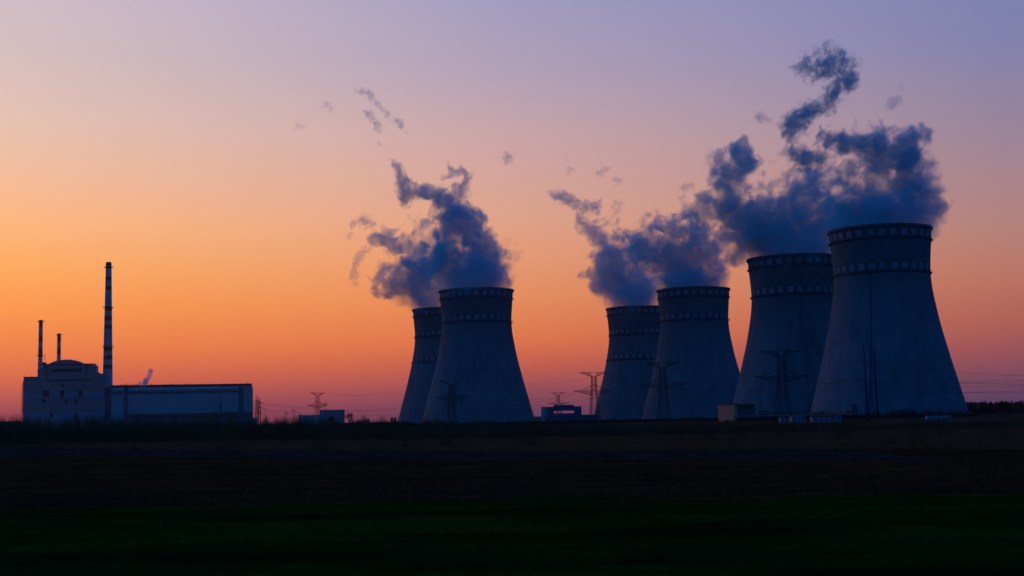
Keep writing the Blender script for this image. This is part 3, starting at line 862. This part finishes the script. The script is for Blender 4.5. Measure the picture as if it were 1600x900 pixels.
def stub_place(r2, n):
    y = 49 + (200 - 49) * r2.random(n) ** 1.6; x = r2.uniform(-.43, .43, n) * y
    cl = np.array([mnoise.noise((a * .15, b * .4, 7)) for a, b in zip(x, y)])
    return np.stack([x, y], 1), np.clip(.18 + .22 * cl, .04, .6) * r2.uniform(.5, 1.4, n), r2.normal(0, .5, (n, 2))
blades('dry_stubble', 'dry straw stubble on the middle field', 60000, stub_place, 'stubble', .02)
def grass_place(r2, n):
    y = 14 + 35 * r2.random(n) ** 1.3; x = r2.uniform(-.43, .43, n) * y
    cl = np.array([mnoise.noise((a * .35, b * .6, 17)) for a, b in zip(x, y)])
    return np.stack([x, y], 1), np.clip(.10 + .10 * cl, .02, .3) * r2.uniform(.5, 1.3, n), r2.normal(0, .45, (n, 2))
blades('meadow_grass', 'short green grass of the near field', 110000, grass_place, 'grass', .008)
# odd tall weeds standing alone in the stubble
def weed_place(r2, n):
    c = r2.uniform(-.4, .4, 60); cy_ = r2.uniform(120, 230, 60); i = r2.integers(0, 60, n)
    y = cy_[i] + r2.normal(0, .5, n); x = c[i] * cy_[i] + r2.normal(0, .45, n)
    return np.stack([x, y], 1), r2.uniform(.5, 2.6, n) * (0.6 + (i % 5) * .15), r2.normal(0, .18, (n, 2))
blades('tall_weeds', 'scattered dead weed stalks in the stubble', 2600, weed_place, 'reed', .02)

# pale track at the right edge of the fields
a0, a1 = ground_at(1390, 330), ground_at(1900, 300)
mb = MB(); mb.quad([a0 + Vector((0, 0, .25)), a1 + Vector((0, 0, .25)), a1 + Vector((0, 14, .25)), a0 + Vector((0, 8, .25))])
tag(mb.build('road', 'concrete', None), kind='structure')

# ------------------------------------------------------------------ steam
def field(n, p, blobs, s, ns, zb=None):
    """smooth union of (1 - distance / radius) * weight over the puffs, on turbulent coordinates"""
    pn = n.vec('SCALE', p, scale=1.0 / s)               # in photograph pixels
    pd = n.vec('MULTIPLY', pn, (1, 0.42, 1))             # eddies drawn out along the wind
    d1 = n.vec('SCALE', n.vec('SUBTRACT', n.noise(pd, 1 / (44.0 * ns), 1.0, 0.5).outputs['Color'], (.5, .5, .5)), scale=34.0 * ns)
    d2 = n.vec('SCALE', n.vec('SUBTRACT', n.noise(n.vec('ADD', pd, d1), 1 / (15.0 * ns), 5.0, 0.66).outputs['Color'], (.5, .5, .5)), scale=26.0 * ns)
    dd = n.vec('ADD', d1, d2)
    q = n.vec('ADD', pn, dd)
    qd = n.vec('ADD', pd, dd)
    best = None
    for c, r, w in blobs:
        d = n.vec('DISTANCE', q, tuple(c))
        v = n.math('MULTIPLY_ADD', d, -w / r, w)
        best = v if best is None else n.math('SMOOTH_MAX', best, v, 0.14)
    fb = n.noise(qd, 1 / (14.0 * ns), 7.0, 0.72).outputs[0]
    fb2 = n.noise(pd, 1 / (30.0 * ns), 2.0, 0.5).outputs[0]
    e = n.math('ADD', n.math('MULTIPLY', n.math('SUBTRACT', fb, 0.5), 2.1), n.math('MULTIPLY', n.math('SUBTRACT', fb2, 0.5), 0.7))
    if zb is not None: e = n.math('MULTIPLY', e, n.maprange(n.sep(pn)[2], zb, zb + 75.0, 0.35, 1.0, 'SMOOTHSTEP'))
    return n.math('ADD', best, e)
T0 = 0.12
GROW = 1.45
def steam(name, label, cat, group, Y, spots, sigma, vox=3.0, color=(0.32, 0.90, 0.985), depth=1.0, ns=1.0, grow=GROW):
    s = Y / F
    full = []
    for i, a in enumerate(spots):
        full.append(a)
        if i + 1 < len(spots):
            b = spots[i + 1]; dd = math.hypot(a[0] - b[0], a[1] - b[1]); rr = a[1 + 1] + b[2]
            if .55 * rr < dd < 1.25 * rr: full.append(tuple((u + v) / 2 for u, v in zip(a, b)))
    pts = [(at(px, py, Y), r * grow + 2.5 * ns, w) for px, py, r, w in full]
    r2 = random.Random(len(spots) * 7 + int(spots[0][0]))
    org = sum((p for p, _, _ in pts), Vector()) / len(pts)
    blobs = [((p - org) / s + Vector((0, r2.uniform(-.5, .5) * r * depth, 0)), r, w) for p, r, w in pts]
    lo = Vector([min(c[i] - r for c, r, _ in blobs) for i in range(3)]) - Vector((22, 22, 22))
    hi = Vector([max(c[i] + r for c, r, _ in blobs) for i in range(3)]) + Vector((22, 22, 22))
    zb = (TH - org.z) / s if name == 'steam_plume' else None
    # closed hull of the cloud from the same field
    ng = bpy.data.node_groups.new('hull', 'GeometryNodeTree')
    ng.interface.new_socket('Geometry', in_out='OUTPUT', socket_type='NodeSocketGeometry')
    n = NT(ng)
    pos = ng.nodes.new('GeometryNodeInputPosition').outputs[0]
    f = field(n, pos, blobs, s, ns, zb)
    vc = ng.nodes.new('GeometryNodeVolumeCube')
    n.link(f, vc.inputs['Density']); vc.inputs['Background'].default_value = -1.0
    vc.inputs['Min'].default_value = lo * s; vc.inputs['Max'].default_value = hi * s
    for ax, k in zip('XYZ', range(3)): vc.inputs['Resolution ' + ax].default_value = max(8, int((hi[k] - lo[k]) / vox))
    vm = ng.nodes.new('GeometryNodeVolumeToMesh'); vm.inputs['Threshold'].default_value = T0 - 0.04
    ng.links.new(vc.outputs[0], vm.inputs[0])
    go = ng.nodes.new('NodeGroupOutput'); ng.links.new(vm.outputs[0], go.inputs[0])
    tmp = bpy.data.objects.new('tmp', bpy.data.meshes.new('tmp')); C.objects.link(tmp)
    md = tmp.modifiers.new('n', 'NODES'); md.node_group = ng
    dg = bpy.context.evaluated_depsgraph_get(); dg.update()
    me = bpy.data.meshes.new_from_object(tmp.evaluated_get(dg), depsgraph=dg)
    bpy.data.objects.remove(tmp); bpy.data.node_groups.remove(ng)
    # drop crumbs
    bm = bmesh.new(); bm.from_mesh(me); seen = set(); kill = []
    bm.verts.ensure_lookup_table()
    for v in bm.verts:
        if v in seen: continue
        st = [v]; comp = []; seen.add(v)
        while st:
            x = st.pop(); comp.append(x)
            for e in x.link_edges:
                y = e.other_vert(x)
                if y not in seen: seen.add(y); st.append(y)
        if len(comp) < 40: kill += comp
    bmesh.ops.delete(bm, geom=kill, context='VERTS')
    bm.to_mesh(me); bm.free(); me.materials.clear()
    m = bpy.data.materials.new(name + ' vapour'); m.use_nodes = True
    t = m.node_tree; t.nodes.clear(); n = NT(t)
    p = t.nodes.new('ShaderNodeTexCoord').outputs['Object']
    f = field(n, p, blobs, s, ns, zb)
    den = n.math('MULTIPLY', n.maprange(f, T0, T0 + 0.52, kind='SMOOTHSTEP'), sigma / s)
    pv = t.nodes.new('ShaderNodeVolumePrincipled'); n.link(den, pv.inputs['Density'])
    pv.inputs['Color'].default_value = (*color, 1); pv.inputs['Anisotropy'].default_value = -0.55
    ou = t.nodes.new('ShaderNodeOutputMaterial'); t.links.new(pv.outputs[0], ou.inputs['Volume'])
    me.materials.append(m)
    o = bpy.data.objects.new(name, me); C.objects.link(o); o.location = org
    tag(o, label, cat, group)
    print('STEAM', name, len(blobs), len(me.vertices))
    return o

GP = 'steam plumes over the cooling towers'
D = {k: v.y for k, v in TPOS.items()}
steam('steam_plume', 'plume rising from the left two-band tower, ending in a curled hook', 'steam plume', GP, D['near_left'],
  [(744, 440, 44, 1), (718, 446, 26, 1), (768, 436, 26, 1), (756, 405, 36, 1), (749, 380, 28, 1), (733, 364, 28, 1), (715, 338, 26, 1), (692, 318, 20, 1), (670, 304, 15, 1), (650, 299, 12, 1),
   (634, 294, 15, 1), (631, 279, 11, 1), (620, 264, 8, .8), (712, 304, 11, 1), (727, 293, 9, 1), (730, 280, 8, 1), (718, 268, 8, .9), (704, 264, 7, .8), (692, 269, 5, .7),
   (747, 336, 10, .8), (757, 347, 7, .8), (769, 371, 10, .9), (786, 425, 14, .8), (776, 400, 12, .8), (698, 372, 22, .6), (700, 410, 30, .8), (715, 430, 30, .9), (690, 392, 36, .42), (722, 385, 34, .5)], .060)
steam('steam_plume', 'plume leaning away from the hidden left three-band tower', 'steam plume', GP, D['back_left'],
  [(669, 468, 28, 1), (652, 468, 16, .9), (640, 450, 18, .9), (655, 445, 30, 1), (648, 420, 28, .9), (655, 396, 24, .75), (680, 400, 26, .7), (664, 355, 13, .5), (645, 378, 16, .6), (621, 389, 14, 1), (603, 375, 13, 1), (586, 373, 9, .9), (608, 357, 8, .8),
   (604, 424, 9, .85), (588, 434, 10, .85), (590, 452, 10, .85), (610, 456, 12, .9), (625, 445, 14, .9), (606, 440, 16, .45), (632, 470, 12, .6), (690, 450, 25, .9), (650, 408, 40, .45), (622, 428, 20, .42)], .055)
steam('steam_plume', 'plume over the middle two-band tower drifting to the pylon side', 'steam plume', GP, D['near_middle'],
  [(1083, 438, 44, 1), (1110, 436, 20, 1), (1056, 436, 26, 1), (1060, 408, 34, 1), (1034, 398, 30, 1), (1008, 380, 24, 1), (1082, 400, 30, .9), (1102, 396, 28, .9), (1066, 345, 13, .7), (1085, 350, 16, .8),
   (1090, 372, 22, .8), (1040, 362, 20, .85), (1055, 375, 22, .85), (1118, 408, 20, .9), (1128, 432, 12, .8), (1126, 416, 12, .8), (985, 372, 12, .7), (1100, 372, 20, .85), (1075, 368, 24, .9), (1030, 362, 28, .4)], .058)
steam('steam_plume', 'ragged plume over the middle three-band tower, trailing thin fingers', 'steam plume', GP, D['back_middle'],
  [(985, 470, 36, 1), (1010, 462, 30, .9), (972, 440, 30, 1), (960, 412, 24, 1), (946, 392, 18, 1), (932, 374, 16, 1), (917, 357, 11, .9), (911, 344, 9, .9), (913, 332, 8, .85), (911, 424, 8, .8), (926, 430, 10, .8),
   (942, 452, 14, .8), (995, 420, 26, .75), (1015, 440, 26, .8), (965, 350, 10, .5), (985, 398, 32, .45), (944, 350, 16, .42)], .055)
steam('steam_plume', 'broad plume from the half-hidden big tower drifting over the gap', 'steam plume', GP, D['back_right'],
  [(1237, 388, 44, 1), (1200, 386, 34, 1), (1270, 380, 40, 1), (1218, 358, 40, 1), (1182, 352, 40, 1), (1160, 342, 32, .95), (1143, 327, 24, .95), (1130, 303, 18, 1), (1139, 272, 24, 1), (1165, 248, 20, 1), (1160, 230, 11, .9),
   (1120, 247, 13, .8), (1115, 275, 9, .7), (1142, 398, 13, .8), (1152, 408, 9, .8), (1165, 385, 22, .8), (1245, 330, 34, 1), (1252, 300, 26, 1), (1274, 284, 18, .9), (1224, 279, 11, .7), (1205, 320, 20, .8), (1112, 345, 14, .7), (1190, 275, 8, .6), (1215, 300, 16, .6), (1280, 315, 26, .8), (1290, 345, 36, .95), (1120, 370, 16, .7), (1160, 300, 16, .7), (1135, 375, 20, .85), (1110, 320, 14, .8), (1090, 335, 16, .75), (1105, 305, 12, .7), (1200, 305, 30, .4), (1282, 290, 34, .42)], .056)
steam('steam_plume', 'largest plume, billowing over the nearest cooling tower', 'steam plume', GP, D['near_right'],
  [(1374, 345, 46, 1), (1330, 346, 34, 1), (1415, 340, 40, 1), (1438, 326, 28, 1), (1452, 322, 17, 1), (1424, 290, 34, 1), (1428, 256, 30, 1), (1402, 237, 28, 1), (1360, 228, 26, 1), (1325, 223, 20, 1), (1298, 219, 13, .9),
   (1410, 216, 15, 1), (1440, 214, 12, .9), (1438, 203, 7, .8), (1377, 258, 25, 1), (1328, 262, 16, .8), (1312, 289, 13, .7), (1345, 318, 26, .9), (1305, 320, 22, .8), (1385, 300, 26, .8),
   (1285, 235, 12, .6), (1262, 245, 12, .5), (1335, 290, 26, .42)], .058)
GW = 'torn wisps of steam adrift in the sky'
steam('steam_wisp', 'twisted strand of steam climbing high above the largest plume', 'steam wisp', GW, D['near_right'],
  [(1290, 104, 22, .55), (1318, 100, 16, .6), (1262, 102, 15, .5), (1305, 140, 14, .75), (1285, 218, 13, .65), (1262, 252, 16, .65), (1240, 236, 13, .8), (1238, 194, 16, .6), (1258, 178, 15, .6), (1292, 165, 14, .6), (1243, 220, 9, .8), (1232, 202, 11, 1), (1246, 186, 14, 1), (1268, 172, 11, 1), (1290, 165, 8, .9), (1301, 150, 11, .9), (1308, 136, 10, .9), (1330, 124, 12, .9), (1320, 112, 7, .7), (1302, 112, 6, .7), (1276, 117, 8, .8),
   (1251, 104, 9, .7), (1280, 97, 7, .7), (1295, 93, 8, .8), (1316, 88, 9, .8)], .075, 2.0, ns=.5, grow=1.7)
steam('steam_wisp', 'ragged wisps drifting off beside the left plume', 'steam wisp', GW, 1330,
  [(568, 345, 12, .8), (582, 352, 8, .7), (552, 348, 8, .75), (546, 368, 7, .65), (573, 388, 8, .65), (564, 398, 9, .7), (558, 410, 7, .65), (554, 424, 9, .75), (552, 434, 7, .7), (556, 444, 6, .7)], .04, 1.6, ns=.32, grow=1.3)
steam('steam_wisp', 'dark flattened wisps floating past the ragged middle plume', 'steam wisp', GW, 1380,
  [(862, 303, 7, .9), (877, 307, 11, .95), (893, 312, 10, .95), (912, 322, 9, .9), (928, 325, 10, .95), (936, 315, 6, .8)], .06, 1.6, ns=.32, grow=1.3)
steam('steam_wisp', 'faint scraps above the ragged middle plume', 'steam wisp', GW, 1380,
  [(938, 270, 9, .75), (948, 265, 6, .7), (966, 280, 8, .75), (891, 266, 7, .75), (965, 318, 9, .6), (962, 335, 9, .6), (884, 247, 4, .6)], .03, 1.6, ns=.32, grow=1.3)
steam('steam_wisp', 'long broken streaks of wisp high over the left plume', 'steam wisp', GW, 1330,
  [(560, 141, 7, .7), (566, 142, 7, .85), (573, 145, 7, .85), (580, 151, 6, .8), (585, 156, 5, .7), (591, 165, 5, .95), (597, 170, 5, .9), (604, 176, 7, .85), (616, 187, 6, .85), (623, 191, 6, .95), (628, 198, 5, .6), (574, 176, 6, .85), (579, 182, 7, .85), (586, 190, 6, .7), (591, 196, 7, .8), (593, 206, 6, .5), (592, 224, 5, .6), (635, 209, 5, .6)], .04, 1.6, ns=.32, grow=1.3)
steam('steam_wisp', 'two faint small smudges far out on the chimney side', 'steam wisp', GW, 1330, [(510, 165, 10, .7), (517, 171, 7, .7), (465, 196, 9, .55), (475, 198, 8, .5)], .018, 1.6, ns=.32, grow=1.3)
steam('steam_wisp', 'lone faint curl between the left and middle plumes', 'steam wisp', GW, 1330, [(792, 243, 9, .8), (797, 251, 7, .7)], .03, 1.6, ns=.32, grow=1.3)
steam('steam_wisp', 'small faint puff past the strand over the nearest tower', 'steam wisp', GW, 880, [(1394, 161, 10, .85), (1404, 155, 8, .85), (1409, 135, 6, .6)], .03, 1.6, ns=.32, grow=1.3)
steam('steam_wisp', 'pale puff hanging beside the strand, over the big plumes', 'steam wisp', GW, 1000, [(1188, 183, 11, .75), (1200, 190, 8, .7), (1070, 293, 8, .95), (1083, 291, 6, .8)], .032, 1.6, ns=.32, grow=1.3)
steam('steam_puff', 'small slanting steam jet rising from the turbine hall roof', 'steam puff', None, DB + 14, [(227, 600, 3.5, 1), (229, 596, 3.6, 1), (231, 591, 3.6, 1), (233, 586, 3.4, 1), (235, 581, 3, 1), (237, 577, 2.5, .9), (220, 600, 4, .7), (217, 596, 2.5, .6)], .32, 1.2, (.85, .92, 1.0), ns=.3, grow=1.1)
